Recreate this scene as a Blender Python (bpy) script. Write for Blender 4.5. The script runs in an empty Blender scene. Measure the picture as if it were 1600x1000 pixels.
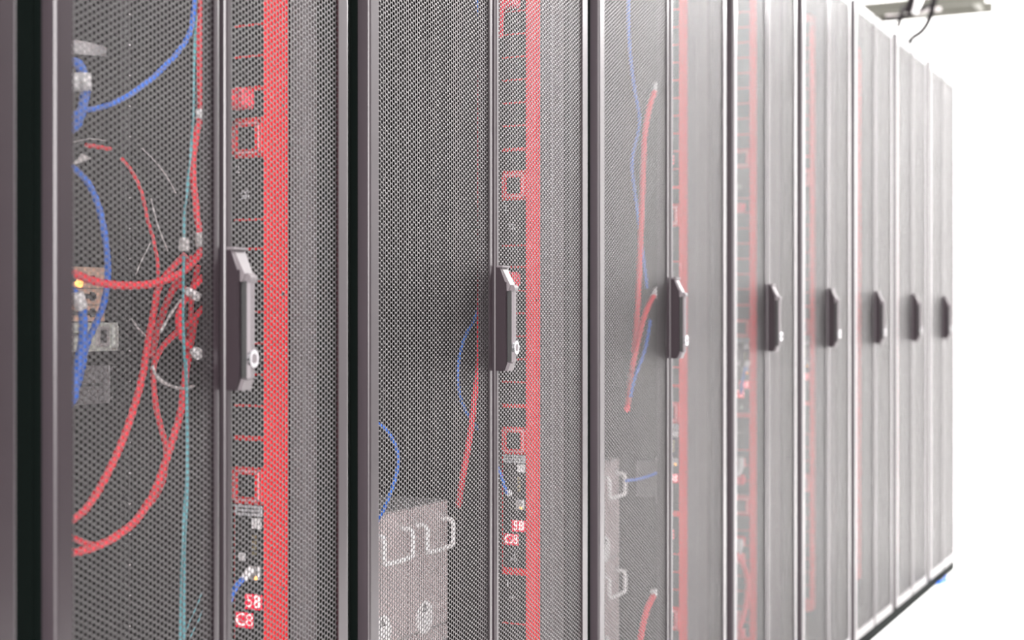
import bpy, math, random
import numpy as np
from mathutils import Vector, Matrix
random.seed(7)

# ------------------------------------------------------------------ camera, world, lights, exposure
F = 2287.0                      # focal length in pixels of the 1600 px frame
VX, VY = 1950.0, 495.0          # where the row of cabinets vanishes
TH = math.atan((VX - 800.0) / F)
CT, ST = math.cos(TH), math.sin(TH)
D = 1.223 * CT                  # distance of the camera from the plane of the doors
H = 1.058                       # camera height
sc = bpy.context.scene
WORLD_SIDE, WORLD_BACK, WORLD_FAR = 0.12, 7.0, 3.2
col = sc.collection
cam = bpy.data.cameras.new('camera')
cam.sensor_width = 36.0
cam.lens = F / 1600.0 * 36.0
cam.shift_y = -(500.0 - VY) / 1600.0
cam.clip_start = 0.05
cam.dof.use_dof = True
cam.dof.focus_distance = 2.28
cam.dof.aperture_fstop = 3.5
cam.dof.aperture_blades = 9
camo = bpy.data.objects.new('camera', cam)
col.objects.link(camo)
camo.matrix_world = Matrix(((CT, 0, ST, D), (ST, 0, -CT, 0), (0, 1, 0, H), (0, 0, 0, 1)))
sc.camera = camo

sc.view_settings.view_transform = 'Standard'
sc.view_settings.look = 'None'
sc.view_settings.gamma = 1.0
sc.view_settings.use_curve_mapping = False
sc.view_settings.exposure = 0.0

W = bpy.data.worlds.new('world')
sc.world = W
W.use_nodes = True
# world light shaped to stand in for the unseen hall: bright behind the near end of the row, dimmer straight across the aisle
wn, wl = W.node_tree.nodes, W.node_tree.links
bg = wn['Background']
tcw = wn.new('ShaderNodeTexCoord')
sxyz = wn.new('ShaderNodeSeparateXYZ')
wl.new(tcw.outputs['Generated'], sxyz.inputs[0])
ramp = wn.new('ShaderNodeMapRange')
ramp.interpolation_type = 'SMOOTHSTEP'
ramp.inputs['From Min'].default_value = 0.05
ramp.inputs['From Max'].default_value = -0.75
ramp.inputs['To Min'].default_value = WORLD_SIDE
ramp.inputs['To Max'].default_value = WORLD_BACK
wl.new(sxyz.outputs['Y'], ramp.inputs['Value'])
ramp2 = wn.new('ShaderNodeMapRange')
ramp2.interpolation_type = 'SMOOTHSTEP'
ramp2.inputs['From Min'].default_value = 0.72
ramp2.inputs['From Max'].default_value = 0.90
ramp2.inputs['To Min'].default_value = 0.0
ramp2.inputs['To Max'].default_value = WORLD_FAR
wl.new(sxyz.outputs['Y'], ramp2.inputs['Value'])
addw = wn.new('ShaderNodeMath')
addw.operation = 'ADD'
wl.new(ramp.outputs[0], addw.inputs[0])
wl.new(ramp2.outputs[0], addw.inputs[1])
rampz = wn.new('ShaderNodeMapRange')          # and brighter towards the ceiling than towards the floor
rampz.inputs['From Min'].default_value = -0.25
rampz.inputs['From Max'].default_value = 0.35
rampz.inputs['To Min'].default_value = 0.45
rampz.inputs['To Max'].default_value = 1.7
wl.new(sxyz.outputs['Z'], rampz.inputs['Value'])
mulw = wn.new('ShaderNodeMath')
mulw.operation = 'MULTIPLY'
wl.new(addw.outputs[0], mulw.inputs[0])
wl.new(rampz.outputs[0], mulw.inputs[1])
wl.new(mulw.outputs[0], bg.inputs[1])
bg.inputs[0].default_value = (1.0, 0.945, 0.955, 1)


def area(name, loc, size, power, rot=(0, 0, 0), color=(1, 0.97, 0.972)):
    l = bpy.data.lights.new(name, 'AREA')
    l.shape = 'RECTANGLE'
    l.size, l.size_y = size
    l.energy = power
    l.color = color
    o = bpy.data.objects.new(name, l)
    o.location = loc
    o.rotation_euler = rot
    col.objects.link(o)
    return o


area('ceiling_light', (0.9, -1.0, 3.02), (1.2, 0.5), 60)
area('fill_light', (1.5, -1.5, 1.8), (1.0, 1.6), 140, (math.radians(88), 0, math.radians(24)))  # unseen lamp added behind the camera to brighten the near cabinet
area('ceiling_light', (1.15, 1.0, 3.02), (0.3, 2.4), 90)
area('ceiling_light', (1.15, 4.6, 3.02), (0.3, 2.4), 170)
area('ceiling_light', (1.15, 7.8, 3.02), (0.6, 2.0), 330)
area('ceiling_light', (-1.9, 7.6, 3.02), (0.6, 2.0), 190)


def P(px, py, q):
    """the world point that lies q behind the plane of the doors and is seen at this pixel"""
    X = D + q
    z = F * X / (CT * (VX - px))
    s = (z - X * ST) / CT
    return Vector((-q, s, H - (py - VY) * z / F))


# ------------------------------------------------------------------ materials
MATS = {}


def mat(name, colr, rough=0.5, metal=0.0, spec=0.5, emit=None, es=0.0, noise=0.0, nscale=40.0, bump=0.0, trans=0.0):
    m = bpy.data.materials.new(name)
    m.use_nodes = True
    nt = m.node_tree
    b = nt.nodes['Principled BSDF']
    b.inputs['Base Color'].default_value = (*colr, 1)
    b.inputs['Roughness'].default_value = rough
    b.inputs['Metallic'].default_value = metal
    b.inputs['Specular IOR Level'].default_value = spec
    if trans:
        b.inputs['Transmission Weight'].default_value = trans
    if emit:
        b.inputs['Emission Color'].default_value = (*emit, 1)
        b.inputs['Emission Strength'].default_value = es
    if noise or bump:
        tc = nt.nodes.new('ShaderNodeTexCoord')
        n = nt.nodes.new('ShaderNodeTexNoise')
        n.inputs['Scale'].default_value = nscale
        n.inputs['Detail'].default_value = 3
        nt.links.new(tc.outputs['Object'], n.inputs['Vector'])
        if noise:
            mx = nt.nodes.new('ShaderNodeMix')
            mx.data_type = 'RGBA'
            mx.inputs[6].default_value = (*[c * (1 - noise) for c in colr], 1)
            mx.inputs[7].default_value = (*[min(1, c * (1 + noise)) for c in colr], 1)
            nt.links.new(n.outputs['Fac'], mx.inputs[0])
            nt.links.new(mx.outputs[2], b.inputs['Base Color'])
        if bump:
            bp = nt.nodes.new('ShaderNodeBump')
            bp.inputs['Strength'].default_value = bump
            bp.inputs['Distance'].default_value = 0.001
            nt.links.new(n.outputs['Fac'], bp.inputs['Height'])
            nt.links.new(bp.outputs['Normal'], b.inputs['Normal'])
    MATS[name] = m
    return m


mat('door_paint', (0.013, 0.009, 0.011), 0.28, spec=0.6, noise=0.12, nscale=14, bump=0.03)
mat('return_lit', (0.021, 0.0155, 0.0185), 0.5, noise=0.12, nscale=8)  # door paint made lighter, light on the returns put into the colour
mat('cut_edge', (0.012, 0.0105, 0.0105), 0.4, spec=0.4)
mat('panel_paint', (0.0075, 0.0052, 0.006), 0.28, spec=0.8)
mat('frame_black', (0.0012, 0.0028, 0.0022), 0.8, spec=0.06)
mat('body_black', (0.0035, 0.0028, 0.003), 0.6, spec=0.12, noise=0.2, nscale=6)
mat('post_grey', (0.15, 0.14, 0.145), 0.45, noise=0.15, nscale=9)
mat('rail_black', (0.012, 0.010, 0.011), 0.5, spec=0.2)
mat('mark_grey', (0.55, 0.52, 0.52), 0.5)
mat('handle_grey', (0.075, 0.066, 0.07), 0.5, spec=0.45)
mat('handle_dark', (0.013, 0.009, 0.011), 0.6, spec=0.15)
mat('chrome', (0.85, 0.85, 0.87), 0.18, metal=1.0)
mat('red_metal', (0.70, 0.003, 0.010), 0.55, spec=0.1)
mat('red_pale', (0.90, 0.35, 0.38), 0.5)
mat('red_plastic', (0.80, 0.03, 0.06), 0.4)
mat('red_cable', (0.82, 0.02, 0.04), 0.5, spec=0.3, noise=0.1, nscale=60)
mat('blue_cable', (0.010, 0.13, 0.62), 0.5, spec=0.3, noise=0.1, nscale=60)
mat('teal_cord', (0.10, 0.33, 0.37), 0.7, spec=0.2)
mat('outlet_black', (0.004, 0.0035, 0.0035), 0.5, spec=0.12)
mat('socket_black', (0.004, 0.004, 0.004), 0.3)
mat('white_plastic', (0.82, 0.80, 0.80), 0.4)
mat('clear_plastic', (0.7, 0.72, 0.66), 0.2, spec=0.7)
mat('label_grey', (0.52, 0.52, 0.54), 0.5)
mat('ink', (0.02, 0.02, 0.02), 0.6)
mat('zip_grey', (0.5, 0.47, 0.46), 0.45)
mat('brass', (0.75, 0.6, 0.3), 0.3, metal=0.8)
mat('steel', (0.62, 0.60, 0.60), 0.35, metal=0.6, noise=0.1, nscale=20)
mat('copper_plate', (0.85, 0.55, 0.40), 0.45, noise=0.15, nscale=30)
mat('amber_led', (1, 0.5, 0.15), 0.4, emit=(1.0, 0.42, 0.10), es=3.5)
mat('green_led', (0.2, 1, 0.3), 0.4, emit=(0.3, 1.0, 0.35), es=1.2)
mat('display_red', (0.5, 0.0, 0.02), 0.4, emit=(1.0, 0.0, 0.05), es=0.9)
mat('digit_red', (1, 0.5, 0.5), 0.4, emit=(1.0, 0.45, 0.45), es=3.0)
mat('wall_white', (0.90, 0.90, 0.89), 0.8, noise=0.01, nscale=3)
mat('wall_grey', (0.60, 0.585, 0.59), 0.8, noise=0.02, nscale=3)
mat('ceiling_white', (0.88, 0.88, 0.87), 0.85, noise=0.02, nscale=5)
mat('floor_white', (0.86, 0.86, 0.85), 0.35, noise=0.02, nscale=2)
mat('tray_grey', (0.10, 0.10, 0.085), 0.6, spec=0.2, noise=0.1, nscale=9)
mat('cable_black', (0.008, 0.006, 0.007), 0.7, spec=0.1)
mat('rubber', (0.01, 0.01, 0.01), 0.8)


def perforated_steel():
    """pale steel pierced by a staggered pattern of small holes"""
    m = bpy.data.materials.new('perforated_steel')
    m.use_nodes = True
    nt = m.node_tree
    N, L = nt.nodes, nt.links
    b = N['Principled BSDF']
    b.inputs['Metallic'].default_value = 0.0
    b.inputs['Roughness'].default_value = 0.4
    tc = N.new('ShaderNodeTexCoord')
    facs = []
    for off in (0.0, 0.5):
        mp = N.new('ShaderNodeMapping')
        mp.inputs['Scale'].default_value = (0, 1 / 0.0085, 1 / 0.0049)
        mp.inputs['Location'].default_value = (0, off, off)
        L.new(tc.outputs['Object'], mp.inputs['Vector'])
        fr = N.new('ShaderNodeVectorMath')
        fr.operation = 'FRACTION'
        L.new(mp.outputs['Vector'], fr.inputs[0])
        sb = N.new('ShaderNodeVectorMath')
        sb.operation = 'SUBTRACT'
        L.new(fr.outputs[0], sb.inputs[0])
        sb.inputs[1].default_value = (0, 0.5, 0.5)
        ml = N.new('ShaderNodeVectorMath')
        ml.operation = 'MULTIPLY'
        L.new(sb.outputs[0], ml.inputs[0])
        ml.inputs[1].default_value = (0, 0.0085, 0.0049)
        ln = N.new('ShaderNodeVectorMath')
        ln.operation = 'LENGTH'
        L.new(ml.outputs[0], ln.inputs[0])
        lt = N.new('ShaderNodeMath')
        lt.operation = 'LESS_THAN'
        lt.inputs[1].default_value = 0.0015
        L.new(ln.outputs['Value'], lt.inputs[0])
        facs.append(lt)
    mx = N.new('ShaderNodeMath')
    mx.operation = 'MAXIMUM'
    L.new(facs[0].outputs[0], mx.inputs[0])
    L.new(facs[1].outputs[0], mx.inputs[1])
    c = N.new('ShaderNodeMix')
    c.data_type = 'RGBA'
    c.inputs[6].default_value = (0.60, 0.52, 0.52, 1)
    c.inputs[7].default_value = (0.16, 0.11, 0.11, 1)
    L.new(mx.outputs[0], c.inputs[0])
    L.new(c.outputs[2], b.inputs['Base Color'])
    MATS['perforated_steel'] = m


perforated_steel()


# ------------------------------------------------------------------ mesh helpers (all shapes are given in world coordinates)
class MB:
    def __init__(s):
        s.v, s.f, s.m, s.sm = [], [], [], []

    def add(s, vs, fs, mi=0, smooth=False):
        o = len(s.v)
        s.v += [tuple(v) for v in vs]
        s.f += [tuple(i + o for i in f) for f in fs]
        s.m += [mi] * len(fs)
        s.sm += [smooth] * len(fs)
        return s

    def box(s, x0, x1, y0, y1, z0, z1, mi=0, b=0.0):
        if b <= 0:
            vs = [(x, y, z) for x in (x0, x1) for y in (y0, y1) for z in (z0, z1)]
            return s.add(vs, [(0, 1, 3, 2), (4, 6, 7, 5), (0, 4, 5, 1), (2, 3, 7, 6), (0, 2, 6, 4), (1, 5, 7, 3)], mi)
        # chamfered box
        vs, idx = [], {}
        X, Y, Z = (x0, x1), (y0, y1), (z0, z1)
        for i in (0, 1):
            for j in (0, 1):
                for k in (0, 1):
                    sx, sy, sz = (1 - 2 * i), (1 - 2 * j), (1 - 2 * k)
                    for a in range(3):
                        p = [X[i] + sx * b, Y[j] + sy * b, Z[k] + sz * b]
                        p[a] = (X[i], Y[j], Z[k])[a]
                        idx[(i, j, k, a)] = len(vs)
                        vs.append(p)
        g = lambda i, j, k, a: idx[(i, j, k, a)]
        fs = []
        for i in (0, 1):
            fs.append((g(i, 0, 0, 0), g(i, 1, 0, 0), g(i, 1, 1, 0), g(i, 0, 1, 0)))
            fs.append((g(0, i, 0, 1), g(1, i, 0, 1), g(1, i, 1, 1), g(0, i, 1, 1)))
            fs.append((g(0, 0, i, 2), g(1, 0, i, 2), g(1, 1, i, 2), g(0, 1, i, 2)))
            for j in (0, 1):
                fs.append((g(i, j, 0, 0), g(i, j, 1, 0), g(i, j, 1, 1), g(i, j, 0, 1)))
                fs.append((g(i, 0, j, 0), g(i, 1, j, 0), g(i, 1, j, 2), g(i, 0, j, 2)))
                fs.append((g(0, i, j, 1), g(1, i, j, 1), g(1, i, j, 2), g(0, i, j, 2)))
        for i in (0, 1):
            for j in (0, 1):
                for k in (0, 1):
                    fs.append((g(i, j, k, 0), g(i, j, k, 1), g(i, j, k, 2)))
        return s.add(vs, fs, mi)

    def prism(s, poly, a0, a1, axis, mi=0):
        """poly in the two other axes (in x,y,z order), extruded along axis from a0 to a1"""
        n = len(poly)
        vs = []
        for a in (a0, a1):
            for (u, w) in poly:
                p = [u, w]
                p.insert(axis, a)
                vs.append(p)
        fs = [(i, (i + 1) % n, n + (i + 1) % n, n + i) for i in range(n)]
        fs += [tuple(range(n))[::-1], tuple(range(n, 2 * n))]
        return s.add(vs, fs, mi)

    def tube(s, pts, r, seg=10, mi=0, smooth_pts=6, r1=None):
        pts = [Vector(p) for p in pts]
        if len(pts) > 2 and smooth_pts > 1:
            out = []
            for i in range(len(pts) - 1):
                p0 = pts[max(i - 1, 0)]; p1 = pts[i]; p2 = pts[i + 1]; p3 = pts[min(i + 2, len(pts) - 1)]
                for k in range(smooth_pts):
                    t = k / smooth_pts
                    out.append(0.5 * ((2 * p1) + (p2 - p0) * t + (2 * p0 - 5 * p1 + 4 * p2 - p3) * t * t
                                      + (3 * p1 - p0 - 3 * p2 + p3) * t ** 3))
            out.append(pts[-1])
            pts = out
        n = len(pts)
        vs = []
        nrm = None
        for i, p in enumerate(pts):
            d = (pts[min(i + 1, n - 1)] - pts[max(i - 1, 0)]).normalized()
            if nrm is None:
                nrm = d.orthogonal().normalized()
            nrm = (nrm - d * nrm.dot(d)).normalized()
            bn = d.cross(nrm)
            rr = r if r1 is None else r + (r1 - r) * i / (n - 1)
            for k in range(seg):
                a = 2 * math.pi * k / seg
                vs.append(p + nrm * (rr * math.cos(a)) + bn * (rr * math.sin(a)))
        fs = [(i * seg + k, i * seg + (k + 1) % seg, (i + 1) * seg + (k + 1) % seg, (i + 1) * seg + k)
              for i in range(n - 1) for k in range(seg)]
        s.add(vs, fs, mi, True)
        o = len(s.v) - len(vs)
        s.f += [tuple(o + k for k in range(seg))[::-1], tuple(o + (n - 1) * seg + k for k in range(seg))]
        s.m += [mi, mi]
        s.sm += [False, False]
        return s

    def disc(s, c, axis, r, h, seg=28, mi=0, rz=None):
        """short cylinder centred at c whose axis is 0, 1 or 2; rz gives a second radius for an oval"""
        rz = rz or r
        poly = []
        for k in range(seg):
            a = 2 * math.pi * k / seg
            poly.append((r * math.cos(a), rz * math.sin(a)))
        c = Vector(c)
        oth = [i for i in range(3) if i != axis]
        poly = [(c[oth[0]] + u, c[oth[1]] + w) for u, w in poly]
        return s.prism(poly, c[axis] - h / 2, c[axis] + h / 2, axis, mi)

    def build(s, name, mats, parent=None, loc=None):
        """without a parent the object's origin is loc; with one the mesh is given relative to the parent's root"""
        o0 = Vector(loc) if loc is not None else (root_loc(parent) if parent else Vector((0, 0, 0)))
        me = bpy.data.meshes.new(name)
        me.from_pydata([(Vector(v) - o0) for v in s.v], [], s.f)
        me.update()
        for m in (mats if isinstance(mats, (list, tuple)) else [mats]):
            me.materials.append(MATS[m])
        me.polygons.foreach_set('material_index', s.m)
        me.polygons.foreach_set('use_smooth', s.sm)
        import bmesh
        bm = bmesh.new()
        bm.from_mesh(me)
        bmesh.ops.recalc_face_normals(bm, faces=bm.faces)
        bm.to_mesh(me)
        bm.free()
        ob = bpy.data.objects.new(name, me)
        col.objects.link(ob)
        if parent:
            ob.parent = parent
        else:
            ob.location = o0
        return ob


def root_loc(o):
    while o.parent:
        o = o.parent
    return Vector(o.location)


def tag(o, label=None, cat=None, group=None, kind=None):
    if label: o['label'] = label
    if cat: o['category'] = cat
    if group: o['group'] = group
    if kind: o['kind'] = kind
    return o


def empty(name, loc):
    o = bpy.data.objects.new(name, None)
    o.location = loc
    o.empty_display_size = 0.05
    col.objects.link(o)
    return o


def copy_tree(o, parent=None):
    c = o.copy()
    col.objects.link(c)
    c.parent = parent
    for ch in list(o.children):
        copy_tree(ch, c)
    return c


def text(name, body, size, loc, facing, material, parent, label=None, depth=0.0003, turn=0.0):
    """raised lettering; facing is '-y' or '+x'; loc is the centre in world coordinates"""
    cu = bpy.data.curves.new(name, 'FONT')
    cu.body = body
    cu.size = size
    cu.extrude = depth
    cu.align_x = 'CENTER'
    cu.align_y = 'CENTER'
    cu.resolution_u = 3
    to = bpy.data.objects.new(name, cu)
    col.objects.link(to)
    bpy.context.view_layer.update()
    me = bpy.data.meshes.new_from_object(to.evaluated_get(bpy.context.evaluated_depsgraph_get()))
    bpy.data.objects.remove(to)
    R = Matrix.Rotation(math.pi / 2, 4, 'X')
    if facing == '+x':
        R = Matrix.Rotation(math.pi / 2, 4, 'Z') @ R
    R = R @ Matrix.Rotation(turn, 4, 'Z')
    me.transform(Matrix.Translation(Vector(loc) - root_loc(parent)) @ R)
    me.materials.clear()
    me.materials.append(MATS[material])
    ob = bpy.data.objects.new(name, me)
    col.objects.link(ob)
    ob.parent = parent
    return ob


# ------------------------------------------------------------------ the room
XB, XW, YF, YE, ZC = -3.2, 2.15, -2.0, 9.4, 3.06
tag(MB().box(XB, XW, YF, YE, -0.06, 0).build('floor', 'floor_white'), kind='structure')
tag(MB().box(XB, XW, YF, YE, ZC, ZC + 0.06).build('ceiling', 'ceiling_white'), kind='structure')
tag(MB().box(XB, XW, YE, YE + 0.1, 0, ZC).build('wall_end', 'wall_white'), kind='structure')
tag(MB().box(XB - 0.1, XB, YF, YE, 0, ZC).build('wall_back', 'wall_white'), kind='structure')

# ------------------------------------------------------------------ cabinets
PIT_N, PIT_W = 0.600, 0.808
GAP = 0.052
BOUND = [0.505, 1.105]
WID = ['n']
for w in 'nwwnnnnn':
    WID.append(w)
    BOUND.append(BOUND[-1] + (PIT_N if w == 'n' else PIT_W))
ZB, ZT = 0.045, 2.045
BO, BI, BT = 0.025, 0.011, 0.030     # door border: hinge side, meeting side, top and bottom
DT = 0.032                            # depth of the door


def perforated_mesh(name, y0, y1, z0, z1, pitch=0.0074, hole=0.00315, t=0.0009):
    cw = pitch * math.sqrt(3) / 2
    nc = int(round((y1 - y0) / cw)) + 1
    nr = int(round((z1 - z0) / pitch)) + 1
    ys = y0 + (y1 - y0 - (nc - 1) * cw) / 2 + np.arange(nc) * cw
    zs = z0 + (z1 - z0 - (nr - 1) * pitch) / 2 + np.arange(nr) * pitch
    cy, cz = np.meshgrid(ys, zs, indexing='ij')
    cz = cz + (np.arange(nc)[:, None] % 2) * pitch / 2
    cy, cz = cy.ravel(), cz.ravel()
    n = len(cy)
    R = pitch / math.sqrt(3)
    a = np.arange(12) * math.pi / 6
    ro = np.where(np.arange(12) % 2 == 0, R, R * math.sqrt(3) / 2)
    oy, oz = ro * np.cos(a), ro * np.sin(a)
    iy, iz = hole * np.cos(a), hole * np.sin(a)
    V = np.zeros((n, 48, 3), np.float32)
    for k, (yy, zz, xx) in enumerate(((oy, oz, 0), (iy, iz, 0), (oy, oz, -t), (iy, iz, -t))):
        V[:, k * 12:(k + 1) * 12, 0] = xx
        V[:, k * 12:(k + 1) * 12, 1] = cy[:, None] + yy
        V[:, k * 12:(k + 1) * 12, 2] = cz[:, None] + zz
    i = np.arange(12)
    j = (i + 1) % 12
    q1 = np.stack([i, j, 12 + j, 12 + i], 1)
    q2 = np.stack([12 + i, 12 + j, 36 + j, 36 + i], 1)
    q3 = np.stack([24 + j, 24 + i, 36 + i, 36 + j], 1)
    Q = np.concatenate([q1, q2, q3])
    Fc = (Q[None] + (np.arange(n) * 48)[:, None, None]).reshape(-1)
    me = bpy.data.meshes.new(name)
    me.vertices.add(n * 48)
    me.vertices.foreach_set('co', V.reshape(-1))
    nf = n * 36
    me.loops.add(nf * 4)
    me.loops.foreach_set('vertex_index', Fc.astype(np.int32))
    me.polygons.add(nf)
    me.polygons.foreach_set('loop_start', (np.arange(nf) * 4).astype(np.int32))
    me.update(calc_edges=True)
    me.materials.append(MATS['panel_paint'])
    me.materials.append(MATS['cut_edge'])
    mi = np.zeros((n, 36), np.int32)
    mi[:, 12:24] = 1                  # the cut walls of the holes
    me.polygons.foreach_set('material_index', mi.ravel())
    return me


def channel(sign, yo, yi, z0, z1, mb, DT=0.032, PT=None):
    """vertical border of a door: front strip from the outer edge yo to yi, rounded into a return DT deep. sign=+1: outer edge at lower y"""
    r, t = 0.004, 0.002
    pts = []
    for k in range(5):
        a = math.pi / 2 * k / 4
        pts.append((-r + r * math.sin(a), r - r * math.cos(a)))
    outer = [(-DT, 0)] + pts + [(0, abs(yi - yo))]
    inner = [(-t, abs(yi - yo)), (-t, t), (-DT, t)]
    poly = [(x, yo + sign * y) for x, y in outer + inner]
    n0 = len(mb.m)
    mb.prism(poly, z0, z1, 2)
    mb.m[n0] = 1                      # the outer face of the return
    mb.m[n0 + len(poly) - 2] = 1
    if PT:                            # the painted edge ends here, a black strip behind it adds the gap's dark
        mb.box(-PT, -DT, *sorted((yo + sign * 0.0008, yo + sign * 0.0030)), z0, z1, 2)


def make_cabinet(width, loc):
    pit = PIT_N if width == 'n' else PIT_W
    root = empty('server_cabinet', loc)
    y0 = loc[1]
    y1 = y0 + pit
    f = MB()                                   # black carcass
    for ya, yb in ((y0 + 0.0005, y0 + 0.036), (y1 - 0.036, y1 - 0.0005)):
        f.box(-0.045, -0.0335, ya, yb, 0.03, 2.05)
        f.box(-1.03, -1.00, ya, yb, 0.03, 2.05)
    f.box(-1.03, -0.04, y0 + 0.0005, y1 - 0.0005, 0.025, 0.055)
    f.box(-1.03, -0.04, y0 + 0.0005, y1 - 0.0005, 2.035, 2.05)
    f.build('frame', 'frame_black', root)
    for yy in (y0 + 0.0005, y1 - 0.0065):
        MB().box(-1.0, -0.045, yy, yy + 0.006, 0.055, 2.035).build('side_panel', 'body_black', root)
    for yy, sg in ((y0 + 0.0065, 1), (y1 - 0.0065, -1)):     # folded pale posts just behind the door
        m = MB()
        pr = [(-0.046, 0), (-0.046, 0.012), (-0.075, 0.012), (-0.075, 0.018), (-0.098, 0.018), (-0.098, 0)]
        m.prism([(x, yy + sg * y) for x, y in pr], 0.055, 2.035, 2)
        m.build('corner_post', 'post_grey', root)
    MB().box(-1.0, -0.99, y0 + 0.01, y1 - 0.01, 0.055, 2.035).build('back_panel', 'body_black', root)
    cy = (y0 + y1) / 2
    for sg in (-1, 1):                         # mounting rails with their rows of square holes
        m = MB()
        ya, yb = sorted((cy + sg * 0.2275, cy + sg * 0.2505))
        m.box(-0.364, -0.361, ya, yb, 0.06, 2.03)
        m.box(-0.40, -0.364, *sorted((cy + sg * 0.2475, cy + sg * 0.2505)), 0.06, 2.03)
        z = 0.09
        k = 0
        while z < 2.0:
            m.box(-0.3609, -0.3604, cy + sg * 0.239 - 0.0032, cy + sg * 0.239 + 0.0032, z - 0.004, z + 0.004, 1)
            if k % 3 == 2:
                m.box(-0.3609, -0.3604, cy + sg * 0.2475 - 0.002, cy + sg * 0.2475 + 0.002, z - 0.001, z + 0.001, 2)
            z += 0.0159 if k % 3 else 0.0127
            k += 1
        m.build('rack_rail', ['rail_black', 'socket_black', 'mark_grey'], root)
    for fx in (-0.09, -0.95):
        for fy in (y0 + 0.05, y1 - 0.05):
            m = MB()
            m.disc((fx, fy, 0.006), 2, 0.022, 0.012)
            m.disc((fx, fy, 0.02), 2, 0.008, 0.02)
            m.build('foot', 'rubber', root)
    MB().box(-0.038, -0.006, y0 + 0.001, y1 - 0.001, 0.001, 0.040).build('plinth', 'frame_black', root)
    MB().box(-1.035, -0.034, y0 + 0.001, y1 - 0.001, 2.05, 2.062, b=0.003).build('roof', 'door_paint', root)
    # the two door leaves
    a, b = y0 + GAP / 2, y1 - GAP / 2
    mid = (a + b) / 2
    SG = 0.005
    pw = (mid - SG - BI) - (a + BO)
    for side in (0, 1):
        lo, hi = (a, mid - SG) if side == 0 else (mid + SG, b)
        bo_lo, bo_hi = (BO, BI) if side == 0 else (BI, BO)
        m = MB()
        channel(1, lo, lo + bo_lo, ZB, ZT, m, *((0.019, 0.032) if side == 0 else (0.026, None)))
        channel(-1, hi, hi - bo_hi, ZB, ZT, m, *((0.026, None) if side == 0 else (0.019, 0.032)))
        for za, zb, zr in ((ZB, ZB + BT, ZB), (ZT - BT, ZT, ZT - 0.002)):
            m.box(-0.002, -0.0001, lo + bo_lo - 0.001, hi - bo_hi + 0.001, za, zb)
            m.box(-0.026, -0.001, lo + 0.004, hi - 0.004, zr, zr + 0.002)
        door = m.build('door', ['door_paint', 'return_lit', 'frame_black'], root)
        key = 'perforated_' + width
        if key not in PERF:
            PERF[key] = perforated_mesh('perforated_panel', 0, pw, ZB + BT, ZT - BT)
        po = bpy.data.objects.new('perforated_panel', PERF[key])
        col.objects.link(po)
        po.parent = door
        po.location = (-0.0021, lo + bo_lo - y0, -loc[2])
        if side == 0:
            MB().box(-0.016, -0.010, hi + 0.0035, hi + 0.0065, ZB + 0.004, ZT - 0.004).build('seam_strip', 'handle_grey', door)
        else:
            hy = lo + 0.0015
            zc = H - 0.004
            prof = [(0, 0.084), (0.007, 0.084), (0.0165, 0.060), (0.0175, -0.072), (0.013, -0.084), (0, -0.084)]
            prof = [(x, zc + z) for x, z in prof]
            m = MB()
            m.prism(prof, hy, hy + 0.005, 1, 0)
            m.m[1] = 1  # sloped tops in lighter grey, the light they catch put into the colour
            m.prism(prof, hy + 0.023, hy + 0.028, 1, 0)
            m.m[9] = 1
            m.prism([(0, zc + 0.084), (0.008, zc + 0.084), (0.023, zc + 0.056), (0.020, zc + 0.046), (0, zc + 0.046)], hy + 0.005, hy + 0.023, 1, 1)
            m.prism([(0, zc - 0.084), (0.019, zc - 0.084), (0.0235, zc - 0.072), (0, zc - 0.066)], hy + 0.005, hy + 0.023, 1, 1)
            m.box(0.0002, 0.004, hy + 0.005, hy + 0.023, zc - 0.08, zc + 0.06, 2)
            # pale top flange
            m.box(0.0, 0.012, hy - 0.001, hy + 0.029, zc + 0.084, zc + 0.0875, 1, 0.001)
            hb = m.build('handle_housing', ['handle_dark', 'handle_grey', 'rubber'], door)
            m = MB()
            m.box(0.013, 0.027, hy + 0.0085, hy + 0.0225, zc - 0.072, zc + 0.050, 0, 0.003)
            m.m[1] = 1                    # near-end flank blackened, the dark of the slot put into its colour
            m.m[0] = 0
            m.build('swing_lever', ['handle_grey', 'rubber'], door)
            m = MB()
            m.disc((0.0235, hy + 0.0155, zc + 0.050), 1, 0.0060, 0.013, 20)
            m.build('lever_pivot', 'handle_grey', door)
            m = MB()
            m.disc((0.0275, hy + 0.0155, zc - 0.046), 0, 0.0085, 0.005, 24, 0, 0.011)
            m.disc((0.0303, hy + 0.0155, zc - 0.046), 0, 0.0045, 0.0010, 20, 1, 0.006)
            m.build('lock_cylinder', ['chrome', 'handle_grey'], door)
    return root


PERF = {}
ORD = {0: 'black server cabinet cut by the left edge of the photo, nearest of the row',
       1: 'near black server cabinet with a tangle of red and blue cables behind its mesh door',
       2: 'wide black server cabinet in sharp focus, second from the left edge, holding a pale chassis',
       3: 'wide grey mesh-door server cabinet with long red cords inside, third handle from the left',
       4: 'narrow server cabinet with red digits at mid height, fourth handle from the left',
       5: 'server cabinet with the fifth handle from the left, pale red strip behind its left leaf',
       6: 'hazy grey server cabinet with the sixth handle from the left',
       7: 'far pale grey server cabinet next to last in the row',
       8: 'farthest server cabinet of the row, ending against the white room'}
protos = {}
for i, w in enumerate(WID):
    if w not in protos:
        c = make_cabinet(w, Vector((0, BOUND[i], 0)))
        protos[w] = c
    else:
        c = copy_tree(protos[w])
        c.location = (0, BOUND[i], 0)
    tag(c, ORD[i], 'cabinet', 'server cabinets standing in one row')


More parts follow.
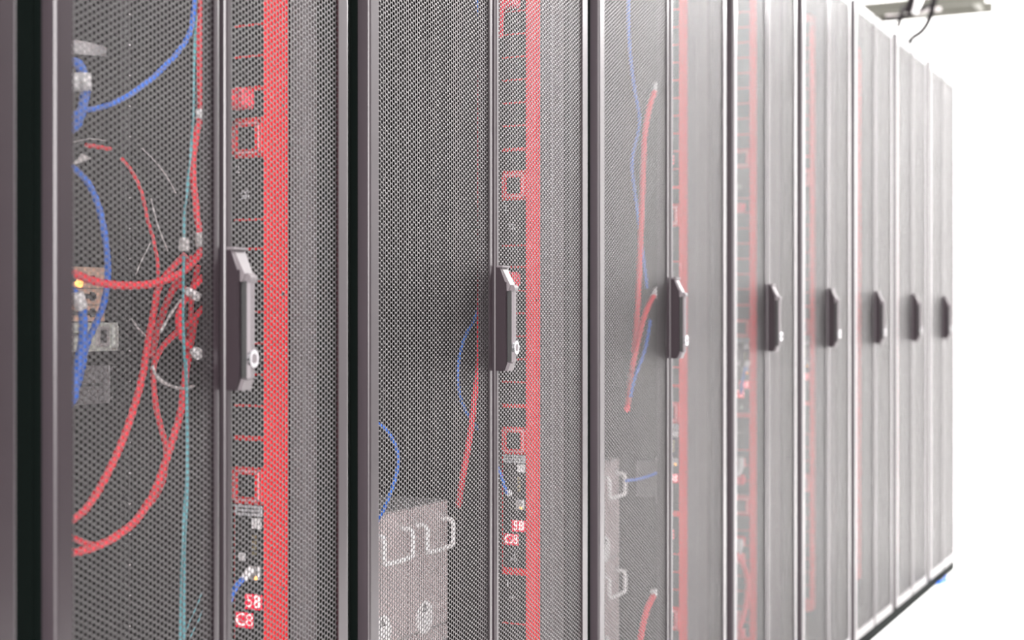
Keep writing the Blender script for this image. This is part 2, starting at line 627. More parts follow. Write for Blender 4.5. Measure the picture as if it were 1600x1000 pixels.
# ------------------------------------------------------------------ red power strips standing upright beside the right-hand side of each cabinet
def make_pdu(S, q, dz, ztop, zbot):
    root = empty('power_strip', (-q, S, zbot))
    yf = S
    E = lambda h: H + dz + h
    m = MB()
    m.box(-q - 0.050, -q, S, S + 0.055, zbot, ztop, 0, 0.0015)
    m.build('housing', 'red_metal', root)

    def face(u0, u1, h0, h1, d=0.0014, name='outlet', mt='outlet_black', b=0.0, lab=None):
        """block on the face turned to the near end of the row; u runs 0 (back) to 1 (front edge)"""
        x0, x1 = -q - 0.050 + 0.050 * u0, -q - 0.050 + 0.050 * u1
        mb = MB().box(x0, x1, yf - d, yf + 0.001, E(h0), E(h1), 0, b)
        return mb.build(name, mt, root)

    def outlet(h0, h1):
        x0, x1 = -q - 0.0495, -q - 0.0015
        mb = MB().box(x0, x1, yf - 0.0016, yf + 0.001, E(h0), E(h1), 0)
        cx, cz = (x0 + x1) / 2, (E(h0) + E(h1)) / 2
        hh = min(0.012, (h1 - h0) * 0.35)
        o = cz
        # the raised keyed rim and three contact slots of the socket
        mb.prism([(cx - 0.013, o - hh), (cx + 0.013, o - hh), (cx + 0.013, o + hh * 0.5), (cx + 0.008, o + hh), (cx - 0.008, o + hh), (cx - 0.013, o + hh * 0.5)], yf - 0.0022, yf - 0.0016, 1, 0)
        for dx, dzz in ((-0.006, 0.002), (0.006, 0.002), (0, -0.004)):
            mb.box(cx + dx - 0.001, cx + dx + 0.001, yf - 0.0025, yf - 0.0022, o + dzz - 0.003, o + dzz + 0.003, 1)
        mb.build('outlet', ['outlet_black', 'socket_black'], root)

    def big_outlet(hc):
        x0, x1 = -q - 0.049, -q - 0.002
        s = 0.0235
        mb = MB()
        zc = E(hc)
        for k, (w, dd, mi) in enumerate(((0.0, 0.004, 0), (0.0035, 0.0052, 1), (0.0065, 0.0062, 0))):
            t = 0.0035 if k == 0 else 0.0022
            xa, xb, za, zb = x0 + w, x1 - w, zc - s + w, zc + s - w
            mb.box(xa, xb, yf - dd, yf, za, za + t, mi)
            mb.box(xa, xb, yf - dd, yf, zb - t, zb, mi)
            mb.box(xa, xa + t, yf - dd, yf, za, zb, mi)
            mb.box(xb - t, xb, yf - dd, yf, za, zb, mi)
        mb.box(x0 + 0.008, x1 - 0.008, yf - 0.002, yf, zc - s + 0.008, zc + s - 0.008, 2)
        for dx in (-0.006, 0.006):
            mb.box(-q - 0.0255 + dx - 0.001, -q - 0.0255 + dx + 0.001, yf - 0.0026, yf - 0.002, zc - 0.002, zc + 0.004, 3)
        mb.build('large_outlet', ['red_metal', 'red_pale', 'outlet_black', 'socket_black'], root)

    def plate(h0, h1, u0=0.01, u1=0.97, name='cover_plate', mt='outlet_black', d=0.0012):
        return face(u0, u1, h0, h1, d, name, mt)

    g = 0.0032
    lim_t, lim_b = ztop - H - dz, zbot - H - dz
    # upper sockets
    h = 0.2575 + 0.0405
    plate(0.2605, 0.2950)
    while h + 0.0408 < lim_t - 0.02:
        outlet(h + g, h + 0.0408)
        h += 0.0408
    big_outlet(0.2335)
    plate(0.1285, 0.2075)
    outlet(0.0905, 0.1255)
    outlet(0.0475, 0.0870)
    h = 0.0455
    for k in range(5):
        outlet(h - 0.0408 + g, h)
        h -= 0.0408
    plate(-0.1960, -0.1620)
    big_outlet(-0.2205)
    plate(-0.4470, -0.2455, 0.07, 0.97, 'control_panel')
    # the writing and the controls of the meter section
    face(0.09, 0.95, -0.2600, -0.2465, 0.0022, 'rating_label', 'label_grey')
    x = lambda u: -q - 0.050 + 0.050 * u
    for zz in (-0.2505, -0.2555):
        face(0.16, 0.86, zz - 0.0008, zz + 0.0008, 0.0026, 'label_line', 'rail_black')
    face(0.66, 0.93, -0.2760, -0.2625, 0.004, 'white_key', 'white_plastic')
    MB().box(x(0.20), x(0.42), yf - 0.004, yf, E(-0.320), E(-0.309), 0, 0.001).build('white_key', 'white_plastic', root)
    mb = MB()
    for zz in (-0.287, -0.294, -0.301, -0.308):
        mb.box(x(0.66), x(0.76), yf - 0.003, yf, E(zz - 0.002), E(zz + 0.002), 0)
    mb.build('indicator_lights', 'brass', root)
    mb = MB()
    mb.box(x(0.60), x(0.92), yf - 0.007, yf, E(-0.342), E(-0.325), 0, 0.001)
    mb.build('network_port', 'steel', root)
    MB().box(x(0.80), x(0.90), yf - 0.0085, yf - 0.006, E(-0.341), E(-0.337)).build('port_light', 'amber_led', root)
    for (u0, u1, h0, h1, tx) in ((0.40, 0.95, -0.3820, -0.3620, '58'), (0.12, 0.66, -0.4070, -0.3870, 'C8')):
        face(u0, u1, h0, h1, 0.0020, 'meter_display', 'display_red')
        text('meter_digits', tx, 0.0235, ((x(u0) + x(u1)) / 2, yf - 0.0024, E((h0 + h1) / 2)), '-y', 'digit_red', root)
    text('small_print', 'A\nkW', 0.0085, (x(0.5), yf - 0.0016, E(-0.428)), '-y', 'label_grey', root)
    text('bank_number', '2', 0.014, (x(0.17), yf - 0.0016, E(0.193)), '-y', 'label_grey', root)
    text('small_print', '16A\n250V', 0.007, (x(0.40), yf - 0.0016, E(0.160)), '-y', 'label_grey', root)
    plate(-0.545, -0.460)
    text('bank_number', '1', 0.014, (x(0.25), yf - 0.0016, E(-0.475)), '-y', 'label_grey', root)
    text('small_print', '16A', 0.007, (x(0.40), yf - 0.0016, E(-0.500)), '-y', 'label_grey', root)
    h = -0.548
    k = 0
    while h - 0.0408 > lim_b + 0.01:
        if k == 3:
            big_outlet(h - 0.026)
            h -= 0.052
        else:
            outlet(h - 0.0408 + g, h)
            h -= 0.0408
        k += 1
    # small screws on the red front
    for hh in (0.28, 0.03, -0.36):
        zz = E(hh)
        mb = MB().disc((-q + 0.0004, S + 0.040, zz), 0, 0.0022, 0.0012, 12)
        mb.build('screw', 'ink', root)
    return root


PG = 'red upright power strips in the cabinets'
pdus = {}
s1 = P(413, 500, 0.05).y
s2 = P(823.5, 500, 0.05).y
s3 = P(1062, 500, 0.075).y
a = make_pdu(s1, 0.05, 0.0, 1.98, 0.16)
tag(a, 'widest bright red power strip with black outlets, behind the first handle', 'power strip', PG)
b = copy_tree(a); b.location = (-0.05, s2, 0.16)
tag(b, 'red power strip in sharp focus to the right of the second handle', 'power strip', PG)
c = copy_tree(a); c.location = (-0.075, s3, 0.16)
tag(c, 'soft red power strip beside the third handle', 'power strip', PG)
a0 = copy_tree(a); a0.location = (-0.05, BOUND[0] + (s1 - BOUND[1]), 0.16)
tag(a0, 'red power strip inside the cabinet cut by the left edge', 'power strip', PG)
s4 = P(1172.5, 500, 0.095).y
d4 = make_pdu(s4, 0.095, 0.19, 1.98, 0.16)
tag(d4, 'red power strip with black outlets and red digits left of the fourth handle', 'power strip', PG)
LB = ['pale red power strip to the left of the fifth handle', 'faint pink power strip to the left of the sixth handle',
      'power strip inside the next to last cabinet', 'power strip inside the farthest cabinet']
for i in range(5, 9):
    e = copy_tree(d4)
    e.location = (-0.095, s4 + BOUND[i] - BOUND[4], 0.16)
    tag(e, LB[i - 5], 'power strip', PG)

# ------------------------------------------------------------------ cables
CG = {'red_cable': 'red power cables', 'blue_cable': 'blue network cables'}


def cable(name, pts, r, m, label, cat='cable', group=None, ends=(), seg=10):
    w = [P(*p) for p in pts]
    o = MB().tube(w, r, seg).build(name, m, None, w[0])
    tag(o, label, cat, group or CG.get(m))
    for (which, em, er, el, en) in ends:
        A = w[0] if which == 0 else w[-1]
        B = w[1] if which == 0 else w[-2]
        d = (A - B).normalized()
        mb = MB()
        mb.tube([A - d * 0.003, A + d * el * 0.45], er * 0.8, 10, 0, 1, er)
        mb.tube([A + d * el * 0.45, A + d * el], er, 10, 0, 1)
        mb.build(en, em, o)
    return o


R = 0.0053
WT = 'white_plastic'
cable('power_cable', [(322, -60, .12), (315, 0, .12), (312, 90, .12), (314, 170, .12), (306, 215, .13), (302, 265, .13), (306, 320, .13), (312, 366, .13)], 0.00430, 'red_cable',
      'thick red cable hanging along the right of the near door down to grey end', ends=((1, 'zip_grey', .0072, .016, 'end_clip'),))
MB_w = P(313, 178, .12)
o = MB().tube([MB_w + Vector((0, 0, .006)), MB_w - Vector((0, 0, .006))], .0062, 12, 0, 1).build('cable_collar', WT, None, MB_w)
tag(o, 'small white collar round the thick red cable at the top right of the near door', 'collar')
cable('power_cable', [(60, 405, .20), (117, 428, .19), (150, 440, .18), (190, 446, .17), (240, 443, .16), (280, 428, .15), (303, 408, .14), (318, 385, .13), (330, 365, .13)], 0.00516, 'red_cable',
      'thick red cable sagging across the near door in front of the others')
cable('power_cable', [(290, 398, 0.200), (268, 420, 0.210), (248, 450, 0.220), (240, 490, 0.220), (232, 530, 0.210), (222, 590, 0.200), (205, 650, 0.190), (180, 715, 0.180), (145, 780, 0.170), (117, 810, 0.170), (80, 835, 0.180)], 0.00482, 'red_cable',
      'red cable curving from the knot down to the left edge, above the bottom loop')
cable('power_cable', [(318, 480, 0.170), (300, 500, 0.180), (275, 520, 0.200), (252, 545, 0.220), (240, 575, 0.230), (243, 630, 0.230), (252, 670, 0.230), (259, 700, 0.220), (256, 745, 0.220), (240, 780, 0.210), (205, 818, 0.210), (160, 850, 0.200), (135, 849, 0.200), (112, 840, 0.200), (80, 830, 0.210)], 0.00413, 'red_cable',
      'thin red cable rising from the bottom loop to the right seam below the white plug')
cable('power_cable', [(305, 500, .22), (297, 540, .21), (290, 585, .2), (283, 640, .19), (272, 680, .19), (254, 735, .18), (238, 775, .17), (210, 815, .16), (175, 842, .16), (140, 857, .16), (117, 863, .16), (85, 866, .17)], 0.00516, 'red_cable',
      'thick red cable sweeping round the bottom left corner of the bundle')
cable('power_cable', [(318, 432, .14), (300, 452, .15), (283, 480, .16), (279, 505, .16), (285, 528, .15), (295, 543, .14), (304, 549, .13)], 0.00447, 'red_cable',
      'short hooked red cable ending in a white plug below the knot', ends=((1, WT, .0075, .010, 'plug'),))
cable('power_cable', [(275, 442, .17), (284, 449, .16), (294, 455, .15)], 0.00430, 'red_cable',
      'short red stub ending in a white plug under the sagging cable', ends=((1, WT, .0062, .018, 'plug'),))
cable('power_cable', [(300, 402, 0.270), (285, 425, 0.270), (262, 470, 0.270), (245, 520, 0.260), (236, 560, 0.260)], 0.00533, 'red_cable',
      'red cable in the middle of the knot, behind the thick sagging cable')
cable('power_cable', [(310, 415, 0.270), (300, 460, 0.270), (297, 520, 0.270), (292, 560, 0.270)], 0.00430, 'red_cable',
      'red cable running upright behind the white plugs')
cable('power_cable', [(190, 248, .26), (206, 268, .26), (221, 300, .25), (231, 345, .24), (240, 375, .24), (247, 420, .23), (246, 470, .23)], 0.00258, 'red_cable',
      'thin red cable arching down from the dark upper middle of the near door')
cable('power_cable', [(135, 227, .25), (150, 229, .25), (172, 233, .25)], 0.00310, 'red_cable',
      'tiny red cable piece pointing right near the white tag')
# blue ones
BG = 'blue_cable'
cable('network_cable', [(80, 110, .22), (105, 98, .22), (122, 100, .21), (131, 122, .20), (133, 145, .20), (128, 170, .20), (119, 195, .20), (95, 215, .21)], 0.0062, BG,
      'thick blue cable looping at the upper left edge of the near door')
for pz in ((133, 128, .196), (119, 128, .206)):
    wv = P(*pz)
    o = MB().tube([wv + Vector((0, -.001, .011)), wv + Vector((0, .001, -.011))], .0078, 12, 0, 1).build('cable_collar', WT, None, wv)
    tag(o, 'white collar on the thick blue loop, ' + ('right of the two' if pz[0] > 125 else 'left of the two'), 'collar', 'white collars on the blue loop')
cable('network_cable', [(110, 182, 0.190), (130, 173, 0.180), (160, 167, 0.170), (200, 150, 0.160), (240, 120, 0.140), (275, 85, 0.130), (295, 55, 0.120), (302, 25, 0.120), (306, -30, 0.120)], 0.0034, BG,
      'thin blue cable arching from the upper left loop up to the right')
cable('network_cable', [(100, 250, 0.250), (117, 264, 0.240), (140, 290, 0.230), (156, 330, 0.220), (166, 385, 0.210), (168, 430, 0.210), (163, 470, 0.210), (150, 505, 0.220), (135, 540, 0.230), (125, 590, 0.230), (110, 625, 0.240)], 0.0042, BG,
      'blue cable bowing to the right across the small units on the left')
cable('network_cable', [(90, 440, .22), (112, 455, .2), (124, 470, .19), (130, 500, .19), (128, 540, .19), (120, 580, .19), (115, 620, .19), (100, 640, .2)], 0.0060, BG,
      'thick blue cable hanging at the left edge in front of the amber lit unit')
wv = P(124, 468, .185)
o = MB().tube([wv + Vector((0, -.003, .008)), wv + Vector((0, .003, -.012))], .0078, 12, 0, 1).build('cable_collar', WT, None, wv)
tag(o, 'white collar on the thick blue cable beside the amber light', 'collar')
cable('network_cable', [(352, 1010, .06), (357, 950, .06), (367, 920, .055), (381, 903, .055)], 0.0034, BG,
      'short blue cable plugged with a white plug into the near power strip', ends=((1, WT, .0058, .016, 'plug'),))
# teal cords
for k, (pts, lb) in enumerate((
        ([(307, 25, .1), (303, 100, .1), (301, 200, .1), (293, 290, .1), (288, 340, .1), (288, 375, .1)], 'pale teal cord hanging beside the thick red cable down to a grey clip'),
        ([(287, 400, .12), (286, 500, .12), (290, 600, .12), (291, 740, .12), (285, 850, .12), (281, 1030, .12)], 'pale teal cord hanging straight through the middle of the near door'),
        ([(291, 560, .12), (293, 740, .12), (289, 860, .12), (287, 1030, .12)], 'second pale teal cord close beside the straight one'),
        ([(283, 1010, .12), (295, 975, .12), (306, 950, .12), (316, 925, .12)], 'frayed teal strand spreading upward at the bottom of the near door'),
        ([(290, 1010, .12), (300, 990, .12), (312, 965, .12), (318, 945, .12)], 'lower frayed teal strand at the bottom of the near door'))):
    cable('teal_cord', pts, 0.0016 if k < 3 else 0.0007, 'teal_cord', lb, 'cord', 'teal cords in the near cabinet', seg=8,
          ends=(((1, 'zip_grey', .0068, .014, 'end_clip'),) if k == 0 else ()))
# loose cable ties
for pts, lb, rr in (
        ([(238, 572, .16), (245, 588, .16), (262, 601, .16), (285, 607, .16), (303, 603, .16)], 'grey cable tie curling below the red knot', .0022),
        ([(222, 232, .2), (240, 250, .2), (260, 275, .2), (275, 302, .2)], 'long thin grey tie slanting in the upper middle', .0009),
        ([(236, 310, .2), (246, 350, .2), (262, 392, .2)], 'thin grey tie left of the red knot top', .0011),
        ([(283, 468, .16), (266, 492, .16), (250, 520, .16)], 'grey tie slanting across the red knot', .0018),
        ([(235, 380, .21), (220, 410, .21), (212, 430, .21)], 'faint grey tie hanging left of the knot', .0009),
        ([(205, 498, .21), (215, 512, .21), (228, 525, .21)], 'faint grey tie left of the hanging red cable', .0012),
        ([(115, 222, .23), (140, 217, .23), (165, 220, .23)], 'faint grey tie above the tiny red cable', .0008)):
    cable('cable_tie', pts, rr, 'zip_grey', lb, 'cable tie', 'loose grey cable ties', seg=6)

# plugs on the power strips
def plug_in(S, q, h, label, grp='red plugs in the power strips'):
    z = H + h
    root = empty('power_plug', (-q - 0.028, S, z))
    m = MB()
    m.box(-q - 0.043, -q - 0.011, S - 0.030, S - 0.0023, z - 0.013, z + 0.013, 0, 0.004)
    m.build('plug_body', 'red_plastic', root)
    m = MB()
    m.tube([(-q - 0.027, S - 0.029, z), (-q - 0.028, S - 0.036, z - 0.004), (-q - 0.030, S - 0.039, z - 0.014), (-q - 0.036, S - 0.030, z - 0.040), (-q - 0.048, S - 0.008, z - 0.060)], 0.0046, 10)
    m.build('cord', 'red_cable', root)
    return tag(root, label, 'plug', grp)


plug_in(s1, .05, .283, 'red plug on the near power strip beside the square outlet')
plug_in(s1, .05, .028, 'red plug half hidden by the first handle')
plug_in(s2, .05, .560, 'red plug at the top edge on the second power strip')
plug_in(s2, .05, .066, 'red plug beside the top of the second handle')
for h, lb in ((-.390, 'upper red plug below the digits of the fourth strip'), (-.435, 'second red plug below the digits of the fourth strip'),
              (-.600, 'red plug below the square outlet of the fourth strip'), (-.645, 'next red plug down on the fourth strip'),
              (-.80, 'red plug near the bottom of the fourth strip'), (-.845, 'lowest red plug in view on the fourth strip'),
              (.29, 'higher red plug with white dot on the fourth strip')):
    plug_in(s4, .095, h, lb)
plug_in(s3, .075, .36, 'red plug high on the third strip')
plug_in(s3, .075, -.50, 'red plug low on the third strip')
cable('power_cable', [(1150, 865, .10), (1162, 885, .09), (1168, 915, .09), (1163, 955, .1), (1152, 985, .11)], 0.008, 'red_cable', 'thick red cable loop bulging beside the fourth strip near its bottom')
for p, lb in (((1157, 730, .11), 'white connector beside the upper plugs of the fourth strip'), ((1156, 857, .11), 'white connector low beside the fourth strip')):
    wv = P(*p)
    tag(MB().tube([wv + Vector((0, 0, .025)), wv, wv + Vector((-.01, 0, -.02))], .009, 12, 0, 3).build('cable_connector', WT, None, wv), lb, 'connector')

# second cabinet: cables
cable('power_cable', [(756, -20, .16), (752, 100, .16), (751, 200, .16), (751, 300, .16), (752, 400, .16), (750, 500, .16), (748, 570, .16), (742, 615, .16), (737, 660, .16), (731, 700, .16), (724, 738, .16), (716, 790, .2)], 0.0058, 'red_cable',
      'long red cable peeking out left of the second seam')
cable('network_cable', [(758, 440, .2), (744, 492, .2), (725, 530, .2), (716, 570, .2), (718, 615, .2), (732, 650, .2), (752, 675, .2)], 0.0026, BG,
      'thin blue cable bowing left behind the second seam')
cable('network_cable', [(740, -40, .2), (745, 0, .2), (750, 30, .2), (760, 70, .2)], 0.0026, BG, 'thin blue cable at the top beside the second seam')
cable('network_cable', [(575, 655, .16), (597, 666, .16), (614, 688, .16), (622, 715, .16), (618, 745, .16), (608, 775, .16), (596, 803, .17), (580, 830, .19)], 0.0030, BG,
      'blue cable loop hanging in front of the pale chassis')
cable('network_cable', [(770, 715, .11), (781, 738, .1), (790, 765, .09), (799, 785, .085), (806, 803, .08)], 0.0028, BG,
      'thin blue cable running down to the port of the second power strip')
# third cabinet: cables
cable('power_cable', [(1023, 142, .13), (1014, 170, .13), (1007, 215, .13), (1004, 290, .13), (1001, 370, .13), (998, 440, .13), (995, 500, .13), (990, 550, .13)], 0.0062, 'red_cable',
      'long red cord hanging in the third cabinet from a white plug', ends=((0, WT, .009, .022, 'plug'),))
cable('power_cable', [(1022, 462, 0.110), (1012, 480, 0.110), (1002, 510, 0.110), (994, 545, 0.110), (988, 575, 0.110), (984, 600, 0.210), (980, 640, 0.110)], 0.0060, 'red_cable',
      'shorter red cord in the third cabinet hanging from a white plug at handle height', ends=((0, WT, .009, .022, 'plug'),))
cable('power_cable', [(1021, 930, .13), (1012, 950, .13), (1005, 975, .13), (998, 1015, .13)], 0.0068, 'red_cable',
      'red cord at the bottom of the third cabinet with a round white end', ends=((0, WT, .010, .012, 'plug'),))
cable('network_cable', [(982, -20, 0.160), (983, 60, 0.160), (990, 130, 0.160), (999, 190, 0.160), (988, 250, 0.160), (992, 300, 0.160), (1005, 400, 0.160), (1011, 450, 0.160)], 0.0035, BG,
      'faint blue cable winding down the upper third cabinet')
cable('network_cable', [(1016, 500, .13), (1008, 545, .13), (992, 590, .13), (985, 620, .13)], 0.0035, BG, 'faint blue cable beside the red cords of the third cabinet')
cable('network_cable', [(978, 751, .13), (995, 749, .13), (1010, 745, .13), (1026, 739, .13)], 0.0032, BG, 'short level blue cable low in the third cabinet')
cable('network_cable', [(1158, 615, .12), (1159, 600, .115), (1162, 585, .11), (1166, 572, .105)], 0.004, BG, 'blue cable plugged into the fourth strip', ends=((1, WT, .007, .014, 'plug'),))

# white paper tag at the upper left
A_, B_ = P(100, 72, .2), P(166, 80, .23)
m = MB()
n = 8
pts_t = []
for k in range(n + 1):
    t = k / n
    c0 = P(100 + 66 * t, 62 + 12 * t * t, .20 + .03 * math.sin(3 * t))
    c1 = P(100 + 66 * t, 83 + 5 * t, .20 + .03 * math.sin(3 * t) + .01)
    pts_t += [c0, c1, c0 - Vector((.0008, 0, 0)), c1 - Vector((.0008, 0, 0))]
fs = []
for k in range(n):
    a4, b4 = 4 * k, 4 * k + 4
    fs += [(a4, a4 + 1, b4 + 1, b4), (a4 + 2, b4 + 2, b4 + 3, a4 + 3), (a4, b4, b4 + 2, a4 + 2), (a4 + 1, a4 + 3, b4 + 3, b4 + 1)]
fs += [(0, 2, 3, 1), (4 * n, 4 * n + 1, 4 * n + 3, 4 * n + 2)]
m.add(pts_t, fs)
tag(m.build('paper_tag', WT, None, A_), 'curled white paper tag at the upper left of the near door', 'tag')
m = MB()
a1_, a2_, a3_ = P(113, 258, .2), P(128, 240, .2), P(143, 248, .2)
m.add([a1_, a2_, a3_, P(124, 254, .203), a1_ - Vector((.001, 0, 0)), a2_ - Vector((.001, 0, 0)), a3_ - Vector((.001, 0, 0)), P(124, 254, .204)],
      [(0, 1, 2, 3), (7, 6, 5, 4), (0, 4, 5, 1), (1, 5, 6, 2), (2, 6, 7, 3), (3, 7, 4, 0)])
tag(m.build('paper_tag', 'zip_grey', None, a1_), 'small grey torn tag above the bowing blue cable', 'tag')


# ------------------------------------------------------------------ equipment
def y_at(px, q): return P(px, 500, q).y
def z_at(px, py, q): return P(px, py, q).z


def chassis(yc, ztop, h, q, label):
    w = 0.425
    root = empty('server_chassis', (-q, yc, ztop - h))
    y0_, y1_ = yc - w / 2, yc + w / 2
    MB().box(-q - 0.70, -q - 0.004, y0_, y1_, ztop - h, ztop, 0, 0.002).build('case', 'steel', root)
    n = 3
    mw = w / n
    for r_ in range(1, 3):
        for k in range(n):
            a0_, a1_ = y0_ + k * mw, y0_ + (k + 1) * mw
            zt = ztop - 0.002 - (r_ - 1) * 0.222
            zb = max(ztop - h + 0.002, zt - 0.218)
            md = MB()
            md.box(-q - 0.004, -q, a0_ + 0.0015, a1_ - 0.0015, zb, zt, 0, 0.001)
            mo = md.build('power_module', 'perforated_steel', root)
            yc_ = (a0_ + a1_) / 2
            # loop handle
            hm = MB()
            hw = 0.046
            zt2 = zt - 0.030
            hm.tube([(-q, yc_ - hw, zt2), (-q + 0.018, yc_ - hw, zt2), (-q + 0.024, yc_ - hw, zt2 - 0.008), (-q + 0.024, yc_ - hw, zt2 - 0.038), (-q + 0.024, yc_ - hw + 0.008, zt2 - 0.046),
                     (-q + 0.024, yc_ + hw - 0.008, zt2 - 0.046), (-q + 0.024, yc_ + hw, zt2 - 0.038), (-q + 0.024, yc_ + hw, zt2 - 0.008), (-q + 0.018, yc_ + hw, zt2), (-q, yc_ + hw, zt2)], 0.0042, 10, 0, 3)
            hm.build('loop_handle', 'white_plastic', mo)
            for sy in (-1, 1):
                MB().disc((-q + 0.003, yc_ + sy * (hw + 0.002), zt2 + 0.006), 0, 0.006, 0.006, 14).build('captive_screw', 'steel', mo)
            lz = zt - 0.198 + 0.0
            MB().disc((-q + 0.0006, yc_ - 0.014, lz + 0.002), 0, 0.029, 0.0008, 36).build('warning_label', 'white_plastic', mo)
            tz = lz + 0.018
            ty = yc_ - 0.014
            tri = MB()
            o3 = [(ty - 0.009, tz - 0.006), (ty + 0.009, tz - 0.006), (ty, tz + 0.010)]
            i3 = [(ty - 0.0048, tz - 0.0035), (ty + 0.0048, tz - 0.0035), (ty, tz + 0.005)]
            xv = -q + 0.0014
            tri.add([(xv, a_, b_) for a_, b_ in o3 + i3], [(0, 1, 4, 3), (1, 2, 5, 4), (2, 0, 3, 5)])
            tri.box(xv - 0.0002, xv, ty - 0.0008, ty + 0.0008, tz - 0.002, tz + 0.003)
            for ln in range(4):
                zz = lz + 0.004 - ln * 0.006
                tri.box(xv - 0.0002, xv, ty - 0.016 + 0.002 * (ln % 2), ty + 0.016 - 0.003 * (ln % 2), zz - 0.0007, zz + 0.0007, 1)
            tri.build('warning_sign', ['ink', 'label_grey'], mo)
    return tag(root, label, 'server', 'pale chassis with loop handles')


zt_ = P(700, 780, .2).z
c2y = P(700, 780, .2).y - 0.2125
chassis(c2y, zt_, 0.43, 0.20, 'pale metal chassis with loop handles and round warning labels in the second cabinet')
c3y = P(968, 780, .2).y - 0.2125
chassis(c3y, zt_ + 0.004, 0.43, 0.20, 'pale metal chassis showing a loop handle at the left of the third cabinet')

# the small units at the left of the near cabinet
QG = 0.34
cyn = (BOUND[1] + BOUND[2]) / 2
yA = y_at(163, QG)
root = empty('network_switch', (-QG, cyn, z_at(150, 500, QG)))
za, zb = z_at(150, 503, QG), z_at(150, 418, QG)
MB().box(-QG - 0.45, -QG - 0.002, cyn - 0.22, cyn + 0.215, za, zb, 0, 0.002).build('case', 'body_black', root)
MB().box(-QG - 0.002, -QG + 0.001, cyn - 0.22, yA, za, zb, 0, 0.0005).build('back_plate', 'copper_plate', root)
for k in range(3):
    zc = zb - (zb - za) * (k + 0.75) / 3.3
    MB().box(-QG, -QG + 0.003, yA - 0.075, yA - 0.018, zc - 0.0035, zc + 0.0035, 0, 0.0008).build('slot', 'ink', root)
    MB().box(-QG, -QG + 0.0035, yA - 0.030, yA - 0.022, zc - 0.006, zc + 0.006, 0, 0.0008).build('latch', 'ink', root)
    MB().box(-QG, -QG + 0.002, cyn - 0.22, yA, zc - 0.0125, zc - 0.0117).build('seam', 'rail_black', root)
for zz in (z_at(120, 441, QG), z_at(120, 481, QG)):
    MB().disc((-QG + 0.002, y_at(122, QG), zz), 0, 0.007, 0.003, 18).build('amber_light', 'amber_led', root)
MB().box(-QG - 0.002, -QG, yA, cyn + 0.236, zb - 0.004, zb + 0.006).build('mounting_ear', 'rail_black', root)
tag(root, 'copper coloured unit with dark slots and amber lights at the left of the near cabinet', 'network switch')

root = empty('server', (-QG, cyn, z_at(150, 552, QG)))
za, zb = z_at(150, 549, QG), z_at(150, 504, QG)
yB = y_at(184, QG)
MB().box(-QG - 0.5, -QG - 0.002, cyn - 0.22, cyn + 0.215, za, zb, 0, 0.002).build('case', 'body_black', root)
MB().box(-QG - 0.002, -QG + 0.001, cyn - 0.22, yB, za, zb, 0, 0.0005).build('back_plate', 'clear_plastic', root)
MB().box(-QG, -QG + 0.006, yB - 0.016, yB - 0.002, za + 0.003, zb - 0.002, 0, 0.003).build('latch', 'clear_plastic', root)
MB().box(-QG, -QG + 0.003, yB - 0.046, yB - 0.018, za + 0.006, zb - 0.005, 0, 0.002).build('socket', 'zip_grey', root)
MB().box(-QG + 0.002, -QG + 0.0036, yB - 0.038, yB - 0.026, za + 0.012, zb - 0.010, 0, 0.0004).build('slot', 'rail_black', root)
MB().box(-QG, -QG + 0.003, yB - 0.10, yB - 0.055, za + 0.022, za + 0.026).build('slot', 'rail_black', root)
tag(root, 'thin unit with a clear plastic latch below the copper coloured one', 'server')

root = empty('server', (-QG, cyn, z_at(150, 632, QG)))
za, zb = z_at(150, 631, QG), z_at(150, 571, QG)
yC = y_at(168, QG)
MB().box(-QG - 0.5, -QG - 0.002, cyn - 0.22, cyn + 0.215, za, zb, 0, 0.002).build('case', 'body_black', root)
MB().box(-QG - 0.002, -QG + 0.001, cyn - 0.22, yC, za, zb, 0, 0.0005).build('back_plate', 'post_grey', root)
MB().box(-QG, -QG + 0.005, yC - 0.003, yC, za, zb, 0).build('edge_flange', 'steel', root)
MB().box(-QG + 0.001, -QG + 0.0018, yC - 0.055, yC - 0.012, (za + zb) / 2 - 0.002, (za + zb) / 2 + 0.002).build('slot', 'ink', root)
for zz in (za + 0.006, zb - 0.004):
    m = MB()
    m.disc((-QG + 0.004, yC + 0.006, zz), 0, 0.0048, 0.006, 16)
    m.tube([(-QG + 0.004, yC + 0.006, zz), (-QG + 0.004, yC + 0.018, zz)], 0.0022, 8, 0, 1)
    m.build('screw', 'chrome', root)
tag(root, 'grey plate unit with one slot and two bright screws, lowest of three at the left', 'server')

# dark servers that fill the cabinets farther along, and stay mostly unseen behind the mesh
def dark_server(yc, z, h, q, label):
    root = empty('server', (-q, yc, z))
    MB().box(-q - 0.6, -q, yc - 0.22, yc + 0.22, z, z + h - 0.002, 0, 0.002).build('case', 'body_black', root)
    MB().box(-q, -q + 0.002, yc - 0.21, yc + 0.02, z + 0.004, z + h - 0.006, 0, 0.0006).build('vent_panel', 'rail_black', root)
    for k in range(2):
        MB().box(-q, -q + 0.004, yc + 0.04 + k * 0.085, yc + 0.115 + k * 0.085, z + 0.004, z + h - 0.006, 0, 0.001).build('power_supply', 'post_grey', root)
    return tag(root, label, 'server', 'dark servers in the middle cabinets')


for i, q_, zs_ in ((4, .36, (.60, 1.35)), (5, .36, (.75, 1.25))):
    yc = (BOUND[i] + BOUND[i + 1]) / 2
    for k, z_ in enumerate(zs_):
        dark_server(yc, z_, 0.088, q_, ('lower ' if k == 0 else 'upper ') + 'server behind mesh at the %s handle' % ('fourth' if i == 4 else 'fifth'))
